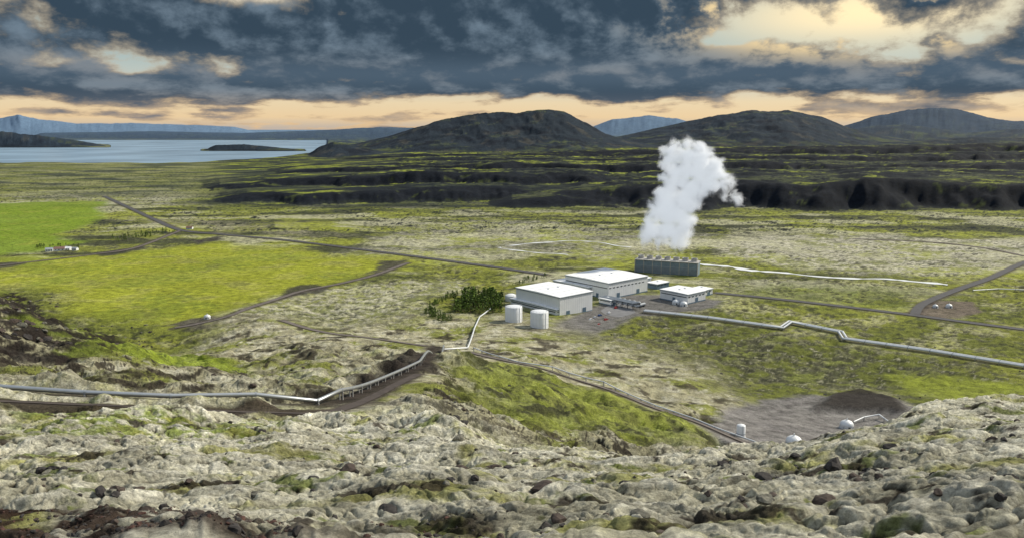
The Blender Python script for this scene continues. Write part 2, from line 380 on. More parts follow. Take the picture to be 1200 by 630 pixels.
tm=bpy.data.materials.new('moss_and_lava_ground'); tm.use_nodes=True; nt=tm.node_tree; N=nt.nodes; L=nt.links
b=N['Principled BSDF']; b.inputs['Roughness'].default_value=.95; b.inputs['Specular IOR Level'].default_value=.1
at=N.new('ShaderNodeAttribute'); at.attribute_name='albedo'
tc=N.new('ShaderNodeTexCoord')
def nz(scale,det,rgh=.6):
    n=N.new('ShaderNodeTexNoise'); n.inputs['Scale'].default_value=scale; n.inputs['Detail'].default_value=det; n.inputs['Roughness'].default_value=rgh
    L.new(tc.outputs['Object'],n.inputs['Vector']); return n
def mr(src,a,b_,c,d):
    n=N.new('ShaderNodeMapRange'); n.inputs[1].default_value=a; n.inputs[2].default_value=b_; n.inputs[3].default_value=c; n.inputs[4].default_value=d
    L.new(src,n.inputs[0]); return n.outputs[0]
def mth(op,a,b_):
    n=N.new('ShaderNodeMath'); n.operation=op
    for i,v in enumerate((a,b_)):
        if isinstance(v,(int,float)): n.inputs[i].default_value=v
        else: L.new(v,n.inputs[i])
    return n.outputs[0]
f1=nz(.14,14,.76); f2=nz(3.2,9,.75); f3=nz(.012,8,.6)
vo=N.new('ShaderNodeTexVoronoi'); vo.inputs['Scale'].default_value=1.5
wn=N.new('ShaderNodeVectorMath'); wn.operation='SCALE'; L.new(nz(1.3,3).outputs['Color'],wn.inputs[0]); wn.inputs['Scale'].default_value=.9
wa=N.new('ShaderNodeVectorMath'); wa.operation='ADD'; L.new(tc.outputs['Object'],wa.inputs[0]); L.new(wn.outputs[0],wa.inputs[1]); L.new(wa.outputs[0],vo.inputs['Vector'])
vd=vo.outputs['Distance']
m1=mr(f1.outputs['Fac'],.34,.66,.42,1.55); m2=mr(f2.outputs['Fac'],.34,.66,.45,1.48); m3=mr(f3.outputs['Fac'],.3,.7,.85,1.15); m4=mr(vd,.25,.85,1.08,.70)
mm=mth('MULTIPLY',mth('MULTIPLY',mth('MULTIPLY',m1,m2),m3),m4)
vm=N.new('ShaderNodeVectorMath'); vm.operation='SCALE'; L.new(at.outputs['Color'],vm.inputs[0]); L.new(mm,vm.inputs['Scale'])
L.new(vm.outputs[0],b.inputs['Base Color'])
bv=N.new('ShaderNodeBump'); bv.inputs['Strength'].default_value=.75; bv.inputs['Distance'].default_value=.16; bv.invert=True; L.new(vd,bv.inputs['Height'])
bp=N.new('ShaderNodeBump'); bp.inputs['Strength'].default_value=1.; bp.inputs['Distance'].default_value=.15; L.new(f2.outputs['Fac'],bp.inputs['Height'])
bp2=N.new('ShaderNodeBump'); bp2.inputs['Strength'].default_value=.8; bp2.inputs['Distance'].default_value=1.5; L.new(f1.outputs['Fac'],bp2.inputs['Height'])
L.new(bv.outputs['Normal'],bp.inputs['Normal']); L.new(bp.outputs['Normal'],bp2.inputs['Normal']); L.new(bp2.outputs['Normal'],b.inputs['Normal'])
nr,nc=DD.shape
co=np.stack([X,Y,Z],-1).reshape(-1,3).astype(np.float32)
ii=np.arange(nr*nc).reshape(nr,nc)
q=np.stack([ii[:-1,:-1],ii[:-1,1:],ii[1:,1:],ii[1:,:-1]],-1).reshape(-1,4)
me=bpy.data.meshes.new('terrain'); me.vertices.add(len(co)); me.vertices.foreach_set('co',co.ravel())
me.loops.add(q.size); me.loops.foreach_set('vertex_index',q.ravel().astype(np.int32))
me.polygons.add(len(q)); me.polygons.foreach_set('loop_start',np.arange(0,q.size,4,dtype=np.int32)); me.polygons.foreach_set('loop_total',np.full(len(q),4,np.int32))
me.polygons.foreach_set('use_smooth',np.ones(len(q),bool))
me.update()
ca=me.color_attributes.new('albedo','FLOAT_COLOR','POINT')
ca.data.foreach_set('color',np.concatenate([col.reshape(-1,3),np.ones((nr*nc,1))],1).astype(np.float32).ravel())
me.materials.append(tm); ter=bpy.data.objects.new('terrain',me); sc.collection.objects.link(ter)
print('terrain',time.time()-T0)
def gz(x,y): return sample(Z,x,y)

# ---------------------------------------------------------------- mesh builder
class MB:
    def __init__(s): s.v=[]; s.f=[]; s.m=[]; s.sm=[]
    def add(s,vs,fs,mi=0,smooth=False):
        o=len(s.v); s.v+= [tuple(v) for v in vs]
        for f in fs: s.f.append(tuple(o+i for i in f)); s.m.append(mi); s.sm.append(smooth)
    def box(s,o,ax,ay,az,mi=0):
        o=Vector(o); ax=Vector(ax); ay=Vector(ay); az=Vector(az)
        vs=[o,o+ax,o+ax+ay,o+ay,o+az,o+ax+az,o+ax+ay+az,o+ay+az]
        s.add(vs,[(0,3,2,1),(4,5,6,7),(0,1,5,4),(1,2,6,5),(2,3,7,6),(3,0,4,7)],mi)
    def lathe(s,c,prof,n=24,mi=0,smooth=True,cap=True):
        c=Vector(c); vs=[]
        for r,z in prof:
            for k in range(n):
                a=2*math.pi*k/n; vs.append(c+Vector((r*math.cos(a),r*math.sin(a),z)))
        fs=[]
        for i in range(len(prof)-1):
            for k in range(n):
                k2=(k+1)%n; fs.append((i*n+k,i*n+k2,(i+1)*n+k2,(i+1)*n+k))
        s.add(vs,fs,mi,smooth)
        if cap: s.add(vs[-n:],[tuple(range(n))],mi)
    def tube(s,pts,r,n=10,mi=0):
        pts=[Vector(p) for p in pts]; vs=[]
        for i,p in enumerate(pts):
            a=(pts[i]-pts[max(0,i-1)]); b=(pts[min(len(pts)-1,i+1)]-pts[i])
            a=a.normalized() if a.length>0 else b.normalized(); b=b.normalized() if b.length>0 else a
            t=(a+b).normalized(); sd=t.cross(Vector((0,0,1)))
            if sd.length<.05: sd=Vector((1,0,0))
            sd.normalize(); up=sd.cross(t).normalized(); k=1/max(.5,t.dot(a))
            for q in range(n):
                an=2*math.pi*q/n; vs.append(p+(sd*math.cos(an)*k+up*math.sin(an))*r)
        fs=[]
        for i in range(len(pts)-1):
            for q in range(n):
                q2=(q+1)%n; fs.append((i*n+q,i*n+q2,(i+1)*n+q2,(i+1)*n+q))
        s.add(vs,fs,mi,True)
    def obj(s,name,mats,parent=None):
        me=bpy.data.meshes.new(name); me.from_pydata(s.v,[],s.f); me.update()
        for m in mats: me.materials.append(m)
        me.polygons.foreach_set('material_index',s.m); me.polygons.foreach_set('use_smooth',s.sm)
        o=bpy.data.objects.new(name,me); sc.collection.objects.link(o)
        if parent: o.parent=parent
        return o
def empty(name):
    e=bpy.data.objects.new(name,None); sc.collection.objects.link(e); return e

M_white=mat('white_cladding',(.76,.78,.80),.5,0,.04,.15)
M_roof=mat('pale_roof_sheet',(.82,.83,.84),.7,0,.04,.1,spec=.1)
M_seam=mat('roof_seam',(.6,.62,.64),.6,0,.05,.3)
M_trim=mat('grey_trim',(.30,.33,.36),.5,0,.1,.5)
M_win=mat('dark_glazing',(.03,.045,.06),.15,0,.2,.4,spec=.5)
M_blue=mat('blue_grey_cladding',(.11,.17,.23),.5,0,.12,.2)
M_tower=mat('tower_casing',(.20,.26,.31),.6,0,.15,.3)
M_asph=mat('asphalt',(.075,.073,.075),.9,0,.15,.3)
M_grav=mat('gravel_road_surface',(.13,.112,.10),.95,0,.25,.25)
M_cind=mat('dark_cinder_track',(.065,.052,.045),.95,0,.3,.5)
M_steel=mat('galvanised_pipe_jacket',(.45,.47,.48),.38,.75,.08,.6)
M_pipe=mat('painted_pipe_jacket',(.68,.70,.71),.45,.1,.06,.5)
M_conc=mat('concrete',(.40,.39,.37),.85,0,.15,.6)
M_dark=mat('dark_steel',(.05,.055,.06),.6,.3,.2,1)
M_water=mat('silica_white_stream',(.78,.80,.80),.35,0,.15,.15)
M_line=mat('road_paint',(.8,.8,.78),.7,0,.05,1)

# ---------------------------------------------------------------- roads
def resample(pts,step):
    out=[]; P=[Vector((p[0],p[1],0)) for p in pts]
    n=len(P)
    for i in range(n-1):
        p0=P[max(0,i-1)];p1=P[i];p2=P[i+1];p3=P[min(n-1,i+2)]
        k=max(2,int((p2-p1).length/step))
        for j in range(k):
            t=j/k; out.append(.5*((2*p1)+(p2-p0)*t+(2*p0-5*p1+4*p2-p3)*t*t+(3*p1-p0-3*p2+p3)*t**3))
    out.append(P[-1]); return out
def ribbon(name,pts,w,m,off=.25,step=8,cross=4,jit=0,wob=0):
    c=resample(pts,step); mb=MB(); vs=[]
    for i,p in enumerate(c):
        t=(c[min(len(c)-1,i+1)]-c[max(0,i-1)]).normalized(); sd=Vector((t.y,-t.x,0))
        ww=w*(1+jit*random.uniform(-1,1)); sh_=sd*wob*math.sin(i*.55)*math.cos(i*.23)
        for k in range(cross+1):
            q=p+sh_+sd*ww*(k/cross-.5); vs.append((q.x,q.y,max(gz(q.x,q.y),gz(q.x,q.y+1.5))+off))
    fs=[(i*(cross+1)+k,i*(cross+1)+k+1,(i+1)*(cross+1)+k+1,(i+1)*(cross+1)+k) for i in range(len(c)-1) for k in range(cross)]
    mb.add(vs,fs); return mb.obj(name,[m])
ribbon('asphalt_road',R['main_road'][0],8.5,M_asph,.5)
ribbon('asphalt_road',R['plant_road'][0],7.5,M_asph,.4)
ribbon('asphalt_road',R['side_road'][0],7.5,M_asph,.4)
for k in ('far_track','farm_track','field_track','lava_track','pipeline_road'):
    ribbon('gravel_track',R[k][0],5. if k!='pipeline_road' else 3.8,M_grav,.35,6,4,.08)
ribbon('gravel_track',R['hill_track'][0],3.0,M_cind,.12,3,6,.08)
ribbon('warm_stream',stream,7.0,M_water,.3,6,2,.65,4)
ribbon('warm_stream',stream2,3.5,M_water,.3,6,2,.75,4)
ribbon('warm_stream',stream3,4.5,M_water,.3,6,2,.75,4)

mb=MB(); us=np.linspace(-2.2,.2,40); ds=np.geomspace(2800,14000,30)
vs=[(u*d,d,-3.5) for d in ds for u in us]
mb.add(vs,[(i*40+k,i*40+k+1,(i+1)*40+k+1,(i+1)*40+k) for i in range(29) for k in range(39)])
M_lake=mat('lake_water',(.27,.39,.50),.25,0,.25,.002,spec=.5)
mb.obj('lake',[M_lake])

# ---------------------------------------------------------------- pipelines
def pipeline(name,pts,r,h,spacing,m,twin=0,coll=True):
    mb=MB(); base=[Vector(p) for p in pts]; lines=[0] if not twin else [-twin/2,twin/2]
    c=[]
    for a,b in zip(base[:-1],base[1:]):
        k=max(1,int((Vector((b.x-a.x,b.y-a.y,0))).length/spacing))
        for j in range(k): c.append(a+(b-a)*(j/k))
    c.append(base[-1])
    zz=[gz(p.x,p.y)+h for p in c]
    for _ in range(6):
        zz=[max(gz(c[i].x,c[i].y)+h*.55,(zz[max(0,i-1)]+zz[i]+zz[min(len(zz)-1,i+1)])/3) for i in range(len(zz))]
    for off in lines:
        pl=[]
        for i,p in enumerate(c):
            t=(c[min(len(c)-1,i+1)]-c[max(0,i-1)]); t.z=0; t.normalize(); sd=Vector((t.y,-t.x,0))
            pl.append(Vector((p.x,p.y,zz[i]))+sd*off)
        mb.tube(pl,r,12,0)
        for i,p in enumerate(pl):
            t=(pl[min(len(pl)-1,i+1)]-pl[max(0,i-1)]).normalized()
            if coll: mb.tube([p-t*.18,p+t*.18],r*1.13,12,2)
            g=gz(p.x,p.y)-.6; sd=Vector((t.y,-t.x,0)).normalized()
            for q in (-1,1):
                mb.box(p+sd*(q*r*.8)-t*.12-sd*.1+Vector((0,0,g-p.z)),t*.24,sd*.2,(0,0,p.z-g),1)
            mb.box(p-sd*r*1.2-t*.14+Vector((0,0,-r-.18)),t*.28,sd*r*2.4,(0,0,.2),1)
    return mb.obj(name,[m,M_conc,M_trim])
pipeline('steam_pipeline',pipeA,.45,1.4,8,M_steel)
pipeline('hot_water_pipeline',pipeV,.8,1.8,12,M_pipe,twin=3.2)
pipeline('steam_pipeline',[pipeA[-1]]+Gs([(548,408)],380)+Gs([(556,385),(562,372),(580,360)]),.5,1.2,12,M_pipe)
pr=R['pipeline_road'][0]; sidep=[Vector((p.x+3.5,p.y+2.5,0)) for p in pr]
pipeline('steam_pipeline',sidep,.30,.8,10,M_pipe)
wl=Gs([(1000,497),(1012,493),(1030,490),(1043,496)],260)
pipeline('wellhead_pipe',wl,.35,1.2,6,M_pipe)
wl=Gs([(1140,341),(1170,339),(1230,341)]); pipeline('wellhead_pipe',wl,.5,1.4,12,M_pipe)

# ---------------------------------------------------------------- buildings
A0=math.radians(41); E1=Vector((math.cos(A0),math.sin(A0),0)); E2=Vector((-math.sin(A0),math.cos(A0),0)); UP=Vector((0,0,1))
def hall(name,fpx,frow,h,La,Lb,wall=M_white,roof=M_roof,doors=2,vents=3,band=True,ribs=True):
    """F is the corner nearest the camera; La along E1, Lb along E2"""
    Fp=at_z(fpx,frow,h); o=Vector((Fp.x,Fp.y,0)); e=empty(name)
    w=MB(); w.box(o,E1*La,E2*Lb,UP*h)
    if ribs:
        k=0
        while k*2.5<La-.5:
            w.box(o+E1*(k*2.5+.3)-E2*.07,E1*.25,E2*.07,UP*(h-.8)); w.box(o+E2*Lb+E1*(k*2.5+.3),E1*.25,E2*.07,UP*(h-.8)); k+=1
        k=0
        while k*2.5<Lb-.5:
            w.box(o+E2*(k*2.5+.3)-E1*.07,E1*.07,E2*.25,UP*(h-.8)); w.box(o+E1*La+E2*(k*2.5+.3),E1*.07,E2*.25,UP*(h-.8)); k+=1
    w.obj('walls',[wall],e)
    r=MB(); ov=.5
    c=[o-E1*ov-E2*ov,o+E1*(La+ov)-E2*ov,o+E1*(La+ov)+E2*(Lb+ov),o-E1*ov+E2*(Lb+ov)]
    hh=UP*(h+.02); mid0=(c[0]+c[3])/2; mid1=(c[1]+c[2])/2; rise=UP*(Lb*.012)
    r.add([p+hh for p in c]+[p+hh+UP*.5 for p in c]+[mid0+hh+UP*.5+rise,mid1+hh+UP*.5+rise],
      [(0,3,2,1),(0,1,5,4),(1,2,6,9,5),(2,3,7,6),(3,0,4,8,7),(4,5,9,8),(8,9,6,7)],0)
    for i in range(vents):
        p=o+E1*La*(.2+.6*(i+.5)/vents)+E2*Lb*.5+UP*(h+.4); r.box(p,E1*1.5,E2*2,UP*(.9+Lb*.012),0)
    for i in range(int(Lb/9)):
        p=o+E1*1.2+E2*(4+i*9)+UP*(h+.5); r.box(p,E1*(La-2.4),E2*.35,UP*(.25+Lb*.012*(1-abs((4+i*9)/Lb*2-1))),1)
    r.obj('roof',[roof,M_seam],e)
    t=MB()
    t.box(o-E1*.62-E2*.62+UP*(h-.45),E1*(La+1.24),E2*.1,UP*.45); t.box(o-E1*.62-E2*.5+UP*(h-.45),E1*.1,E2*(Lb+1.1),UP*.45)
    t.box(o-E1*.1-E2*.1,E1*(La+.2),E2*.09,UP*.9); t.box(o-E1*.1-E2*.01,E1*.09,E2*Lb,UP*.9)
    t.obj('trim',[M_blue],e)
    if band:
        g=MB(); z=h*.66
        g.box(o+E2*1.2-E1*.15+UP*z,E1*.1,E2*(Lb-2.4),UP*.7)
        n=int(La/5)
        for i in range(n): g.box(o+E1*(i*5+1.2)-E2*.15+UP*z,E1*2.6,E2*.1,UP*.8)
        g.obj('windows',[M_win],e)
    d=MB()
    for i in range(doors):
        d.box(o+E1*(La*(i+.5)/doors-2)-E2*.18,E1*4,E2*.12,UP*min(4.5,h*.6))
        if Lb>25: d.box(o+E2*(Lb*(i+.5)/doors-2)-E1*.18,E1*.12,E2*3,UP*min(4,h*.5))
    d.obj('doors',[M_blue],e)
    return o
hall('turbine_hall',713,332,14.5,54,54,vents=2)
hall('heat_exchanger_hall',656,348.5,16.5,38,53,vents=2,band=False)
hall('pump_building',652,363,6.5,10,56,vents=2,doors=1)
hall('connecting_building',690,337,8,30,46,band=True,vents=3)
hall('workshop_building',640,341,9,22,22,doors=1,vents=1)
hall('annex_building',744,329,7.5,24,32,wall=M_white,vents=2,doors=1)
hall('separator_building',806,345,8.5,26,30,doors=1,vents=2)
hall('control_building',770,333,5,18,12,doors=1,vents=1,wall=M_blue)
hall('switchgear_building',716,352,4.5,9,14,doors=1,vents=1)
hall('store_building',826,340,5.5,12,14,doors=1,vents=1)
def tank(name,px,row,r,h,dome=.12):
    p=at_z(px,row,0); mb=MB()
    mb.lathe(p,[(r,0),(r,h),(r*.97,h+.15),(r*.5,h+r*dome*.8),(.3,h+r*dome)],32,0)
    for k in range(1,4): mb.lathe(p,[(r+.01,h*k/4-.1),(r+.14,h*k/4-.08),(r+.14,h*k/4+.08),(r+.01,h*k/4+.1)],32,0,True,False)
    for k in range(16):
        a=2*math.pi*k/16; c=p+Vector((math.cos(a)*r,math.sin(a)*r,0)); t=Vector((-math.sin(a),math.cos(a),0)); n=Vector((math.cos(a),math.sin(a),0))
        mb.box(c-t*.08,t*.16,n*.16,UP*h,0)
    mb.lathe(p+UP*(h+.1),[(r*.98,1.0),(r*.98,1.08),(r*.95,1.08)],32,1,True,False)
    for k in range(16):
        a=2*math.pi*k/16; mb.box(p+Vector((math.cos(a)*r*.97,math.sin(a)*r*.97,h)),(.08,0,0),(0,.08,0),UP*1.15,1)
    mb.lathe(p,[(r+.5,-.3),(r+.5,.25)],32,2)
    return mb.obj(name,[M_white,M_trim,M_conc])
tank('storage_tank',602,385,6.4,17.5); tank('storage_tank',632,391.5,6.6,17.5)
tank('storage_tank',599,355,5.2,7,.3); tank('storage_tank',612,349,4,6,.3)
cl=at_z(744,318.5,0); cr=at_z(817,323.5,0); ex=(cr-cl).normalized(); ey=Vector((-ex.y,ex.x,0)); Lc=(cr-cl).length; hc=13
ce=empty('cooling_tower_block'); mb=MB(); mb.box(cl,ex*Lc,ey*16,UP*hc)
nb=7; bw=Lc/nb
for i in range(nb+1): mb.box(cl+ex*(i*bw-.4)-ey*.6,ex*.8,ey*.6,UP*(hc+.8),2)
for i in range(nb):
    for k in range(6): mb.box(cl+ex*(i*bw+.6)-ey*.35+UP*(1.2+k*.95),ex*(bw-1.2),ey*.3,UP*.28,1)
    mb.box(cl+ex*(i*bw+.45)-ey*.2+UP*7.4,ex*(bw-.9),ey*.18,UP*.5,1)
mb.box(cl+UP*(hc+.01)-ey*.7-ex*.5,ex*(Lc+1),ey*17.2,UP*.7,2)
mb.obj('louvred_casing',[M_tower,M_trim,M_conc],ce)
mb=MB()
for i in range(nb):
    c=cl+ex*((i+.5)*bw)+ey*8+UP*(hc+.7); mb.lathe(c,[(3.7,0),(3.2,1.2),(3.1,2.2),(3.4,3.4),(3.2,3.4),(2.9,2.0)],24,0,True,False)
    for k in range(6):
        a=k*math.pi/3; dv=Vector((math.cos(a),math.sin(a),0)); pv=Vector((-math.sin(a),math.cos(a),0))
        mb.box(c+UP*2+dv*.3-pv*.3,dv*2.5,pv*.6+UP*.15,UP*.06,1)
mb.obj('fan_stacks',[M_conc,M_dark],ce)

def silencer(name,px,row,r,dm=15):
    p=G(px,row,dm); p.z=gz(p.x,p.y)-.1; mb=MB()
    mb.lathe(p,[(r,0),(r,r*.55)]+[(r*math.cos(a),r*.55+r*.75*math.sin(a)) for a in np.linspace(.1,1.4,7)]+[(.25,r*1.35),(.25,r*1.6)],24,0)
    mb.lathe(p,[(r+.25,0),(r+.25,.35),(r,.36)],24,1,True,False)
    for k in range(8):
        a=2*math.pi*k/8; t=Vector((-math.sin(a),math.cos(a),0)); n=Vector((math.cos(a),math.sin(a),0))
        mb.box(p+n*r-t*.08,t*.16,n*.12,UP*r*.55,1)
    mb.box(p+Vector((-.5,-r-.12,0)),(1,0,0),(0,.2,0),UP*r*.5,2)
    return mb.obj(name,[M_pipe,M_trim,M_dark])
silencer('wellhead_dome',992,501,3.3,250); silencer('wellhead_dome',930,521,3.3,250)
silencer('wellhead_dome',243,373,2.6); silencer('wellhead_dome',1112,360,2.6); silencer('wellhead_dome',1096,360,2.2)
for px,row in [(792,356),(801,358),(788,350)]: silencer('steam_separator_dome',px,row,3.2)
def wtank(px,row,r,h):
    p=G(px,row,250); p.z=gz(p.x,p.y)-.2; mb=MB(); mb.lathe(p,[(r,0),(r,h),(r*.9,h+.25),(.3,h+.6)],24,0)
    mb.lathe(p,[(r+.01,h*.3),(r+.1,h*.32),(r+.1,h*.36),(r+.01,h*.38)],24,1,True,False); mb.lathe(p,[(r+.3,0),(r+.3,.3)],24,2)
    mb.box(p+Vector((-.12,-r-.35,0)),(.07,0,0),(0,.07,0),UP*(h+.8),1); mb.box(p+Vector((.25,-r-.35,0)),(.07,0,0),(0,.07,0),UP*(h+.8),1)
    for k in range(10): mb.box(p+Vector((-.1,-r-.34,.3+k*h/10)),(.4,0,0),(0,.05,0),UP*.05,1)
    return mb.obj('wellhead_tank',[M_white,M_trim,M_conc])
wtank(868,511,1.8,5.0)
mb=MB()
o=at_z(738,364,0)
for k in range(7):
    p=o+E2*(k*6)+E1*4; mb.box(p,E1*.4,E2*.4,UP*5,1); mb.box(p+E1*9,E1*.4,E2*.4,UP*5,1); mb.box(p+UP*4.6,E1*9.4,E2*.4,UP*.4,1); mb.box(p+UP*3,E1*9.4,E2*.3,UP*.3,1)
for j in range(5): mb.tube([o+E1*(5+j*1.8)+UP*(5.5),o+E1*(5+j*1.8)+UP*5.5+E2*38],.45,8,0)
for j in range(4): mb.tube([o+E1*(5+j*2)+UP*3.6-E2*4,o+E1*(5+j*2)+UP*3.6+E2*38],.35,8,2)
for j in range(6):
    p=o+E2*(4+j*5.5)+E1*17; mb.tube([p+UP*2,p+E1*7+UP*2],1.3,12,0); mb.box(p+E1-E2*1.3,E1*.5,E2*2.6,UP*1.2,1); mb.box(p+E1*5-E2*1.3,E1*.5,E2*2.6,UP*1.2,1)
mb.obj('pipe_rack',[M_trim,M_dark,M_trim])
mb=MB(); pk=[at_z(*p,0) for p in [(650,392),(668,376),(700,366),(716,356),(735,352),(745,366),(718,376),(704,386),(684,395)]]
mb.add([p+UP*.12 for p in pk],[tuple(range(len(pk)))[::-1]]); mb.obj('car_park_pavement',[mat('worn_asphalt',(.17,.17,.175),.9,0,.15,.2)])
mb=MB(); o=at_z(690,376,0)+UP*.13
for k in range(9): mb.box(o+E2*k*2.7,E1*5,E2*.15,UP*.01)
mb.obj('parking_bay_markings',[M_line])
def car(px,row,c,ang):
    p=at_z(px,row,0)+UP*.12; ex=Vector((math.cos(ang),math.sin(ang),0)); ey=Vector((-ex.y,ex.x,0)); mb=MB()
    prof=[(-2.2,.35),(-2.2,.85),(-1.9,1.0),(-1.5,1.5),(.3,1.55),(1.0,1.05),(2.0,.9),(2.25,.7),(2.25,.35)]
    vs=[p+ex*a+UP*z+ey*s*(.85 if z<1.2 else .68) for s in (-1,1) for a,z in prof]; n=len(prof)
    mb.add(vs,[tuple(range(n))[::-1],tuple(range(n,2*n))]+[(i,(i+1)%n,n+(i+1)%n,n+i) for i in range(n)],0)
    for s in (-1,1):
        mb.add([p+ex*a+UP*z+ey*s*(.88 if z<1.2 else .71) for a,z in [(-1.6,1.05),(-1.3,1.42),(.25,1.46),(.8,1.07)]],[(0,1,2,3)],1)
        for a in (-1.4,1.4): mb.tube([p+ex*a+ey*s*.7+UP*.33,p+ex*a+ey*s*.9+UP*.33],.34,12,1)
    mb.obj('parked_car',[c,M_win])
cm=[mat('car_paint_'+n,c,.3,.2,.03,1,spec=.5) for n,c in [('white',(.75,.75,.75)),('red',(.35,.03,.02)),('blue',(.03,.07,.2)),('silver',(.5,.5,.52))]]
for i,(px,row) in enumerate([(693,375),(698,372.5),(703,370),(710,375),(722,361),(727,358.5),(676,383),(668,388),(684,389),(702,381),(714,367)]): car(px,row,cm[(i*3+i//4)%4],A0+.05*i)
def farmhouse(px,row,L_,W_,h,roofm):
    p=G(px,row); p.z=gz(p.x,p.y)-.1; a=random.uniform(-.4,.4); ex=Vector((math.cos(a),math.sin(a),0)); ey=Vector((-ex.y,ex.x,0)); e=empty('farmhouse')
    mb=MB(); mb.box(p,ex*L_,ey*W_,UP*h)
    for s in (0,L_): mb.add([p+ex*s+UP*h,p+ex*s+ey*W_+UP*h,p+ex*s+ey*W_/2+UP*(h+W_*.3)],[(0,1,2)])
    mb.obj('walls',[M_white],e); mb=MB()
    for q in (0,1):
        a0=p-ex*.3+ey*(-.4 if q==0 else W_+.4)+UP*(h-.2); b0=p-ex*.3+ey*W_/2+UP*(h+W_*.3+.05)
        mb.add([a0,a0+ex*(L_+.6),b0+ex*(L_+.6),b0]+[v+UP*.2 for v in (a0,a0+ex*(L_+.6),b0+ex*(L_+.6),b0)],[(0,1,2,3),(4,5,6,7),(0,1,5,4),(1,2,6,5),(3,0,4,7)])
    mb.obj('roof',[roofm],e); mb=MB()
    for k in range(3): mb.box(p+ex*(1+k*L_/3)-ey*.06+UP*1.1,ex*1.2,ey*.05,UP*1.1)
    mb.obj('windows',[M_win],e)
rr=mat('weathered_roof_sheet',(.20,.12,.10),.6,0,.1,.5)
for i,(px,row,l,w) in enumerate([(53,294,8,6),(63,293,12,7),(74,292,9,6),(84,292.5,6,5),(218,269,9,6)]): farmhouse(px,row,l,w,2.8,[M_trim,rr,M_roof][i%3])

# ---------------------------------------------------------------- trees
M_leaf=[mat('conifer_foliage_dark',(.045,.075,.018),.9,0,.3,.6),mat('conifer_foliage_light',(.13,.20,.032),.9,0,.3,.6),mat('tree_bark',(.09,.06,.04),.9,0,.2,2)]
def grove(name,poly,n,hmin,hmax,seed,extra=None):
    rd=random.Random(seed); P=Gs(poly); xs=[p.x for p in P]; ys=[p.y for p in P]; mb=MB(); c=0
    while c<n:
        x=rd.uniform(min(xs),max(xs)); y=rd.uniform(min(ys),max(ys))
        if not inside(P,np.array([x]),np.array([y]))[0]: continue
        c+=1; z=gz(x,y)-.2; h=rd.uniform(hmin,hmax); r=h*rd.uniform(.22,.34)
        mb.lathe((x,y,z),[(h*.03,0),(h*.008,h*.95)],5,2,True,False)
        lightp=rd.uniform(.3,.85)
        for k in range(60):
            t=rd.random()**.8; zz=z+h*(.08+.92*t); rr_=r*(1-t)**.8*rd.uniform(.35,1.1)+.15; a=rd.uniform(0,6.28)
            s=h*.085*rd.uniform(.7,1.5); cx=x+rr_*math.cos(a); cy=y+rr_*math.sin(a)
            v=[Vector((cx+rd.uniform(-s,s),cy+rd.uniform(-s,s),zz+rd.uniform(-s,s)*.8)) for _ in range(4)]
            mb.add(v,[(0,1,2),(0,2,3),(1,3,2)],0 if rd.random()>lightp else 1)
    return mb.obj(name,M_leaf)
grove('conifer_grove',[(528,360),(545,350),(575,347),(592,354),(588,366),(560,366),(535,366)],170,6,11,1)
grove('conifer_hedge',[(497,368),(502,361),(528,372),(530,377),(515,376)],60,3,5.5,2)
grove('shrub_row',[(500,358),(530,344),(545,341),(545,344),(505,362)],50,2.5,4.5,3)
grove('shrub_row',[(130,280),(195,270),(205,273),(140,284)],60,3,6,4)
grove('shrub_row',[(600,335),(612,325),(640,322),(640,326),(612,332)],40,2,4,5)
grove('shrub_row',[(40,288),(90,287),(95,291),(42,292)],40,2,5,6)

# ---------------------------------------------------------------- lava rocks
def ico():
    import bmesh
    bm=bmesh.new(); bmesh.ops.create_icosphere(bm,subdivisions=2,radius=1); vs=np.array([v.co[:] for v in bm.verts]); fs=np.array([[v.index for v in f.verts] for f in bm.faces]); bm.free(); return vs,fs
IV,IF=ico()
def rocks(name,places,mats):
    VV=[];FF=[];o=0; MI=[]
    for x,y,z,s in places:
        v=IV.copy()
        for _ in range(6):
            n=rng.normal(size=3); n/=np.linalg.norm(n); d=rng.uniform(.45,.85); dd=v@n; v-=np.outer(np.clip(dd-d,0,None),n)
        v*= (1+rng.normal(0,.09,(len(v),1))); v*=np.array([rng.uniform(.7,1.4),rng.uniform(.7,1.3),rng.uniform(.5,.95)])*s
        a=rng.uniform(0,6.28); ca_,sa=math.cos(a),math.sin(a); v=np.stack([v[:,0]*ca_-v[:,1]*sa,v[:,0]*sa+v[:,1]*ca_,v[:,2]],1)+np.array([x,y,z-s*.05])
        VV.append(v); FF.append(IF+o); o+=len(v); MI+= [int(rng.integers(0,len(mats)))]*len(IF)
    me=bpy.data.meshes.new(name); me.from_pydata(np.concatenate(VV).tolist(),[],np.concatenate(FF).tolist()); me.update()
    for m in mats: me.materials.append(m)
    me.polygons.foreach_set('material_index',MI)
    ob=bpy.data.objects.new(name,me); sc.collection.objects.link(ob)
M_rk=[mat('lava_rock_dark',(.04,.036,.034),.95,0,.5,3,.08),mat('lava_rock_brown',(.06,.046,.038),.95,0,.5,3,.08),mat('lava_rock_mossy',(.13,.125,.10),.95,0,.7,4,.08)]
pl_=[]
while len(pl_)<380:
    d=math.exp(rng.uniform(math.log(20),math.log(130))); u=rng.uniform(-.8,.8); x_=u*d
    cl_=float(fbm(np.array([x_/6]),np.array([d/6]),3,300)[0])
    if cl_<.2 and rng.random()>.04: continue
    s=float(np.clip(rng.lognormal(-2.0,.5),.05,.36))*(.8+d/50)
    pl_.append((x_,d,gz(x_,d),s))
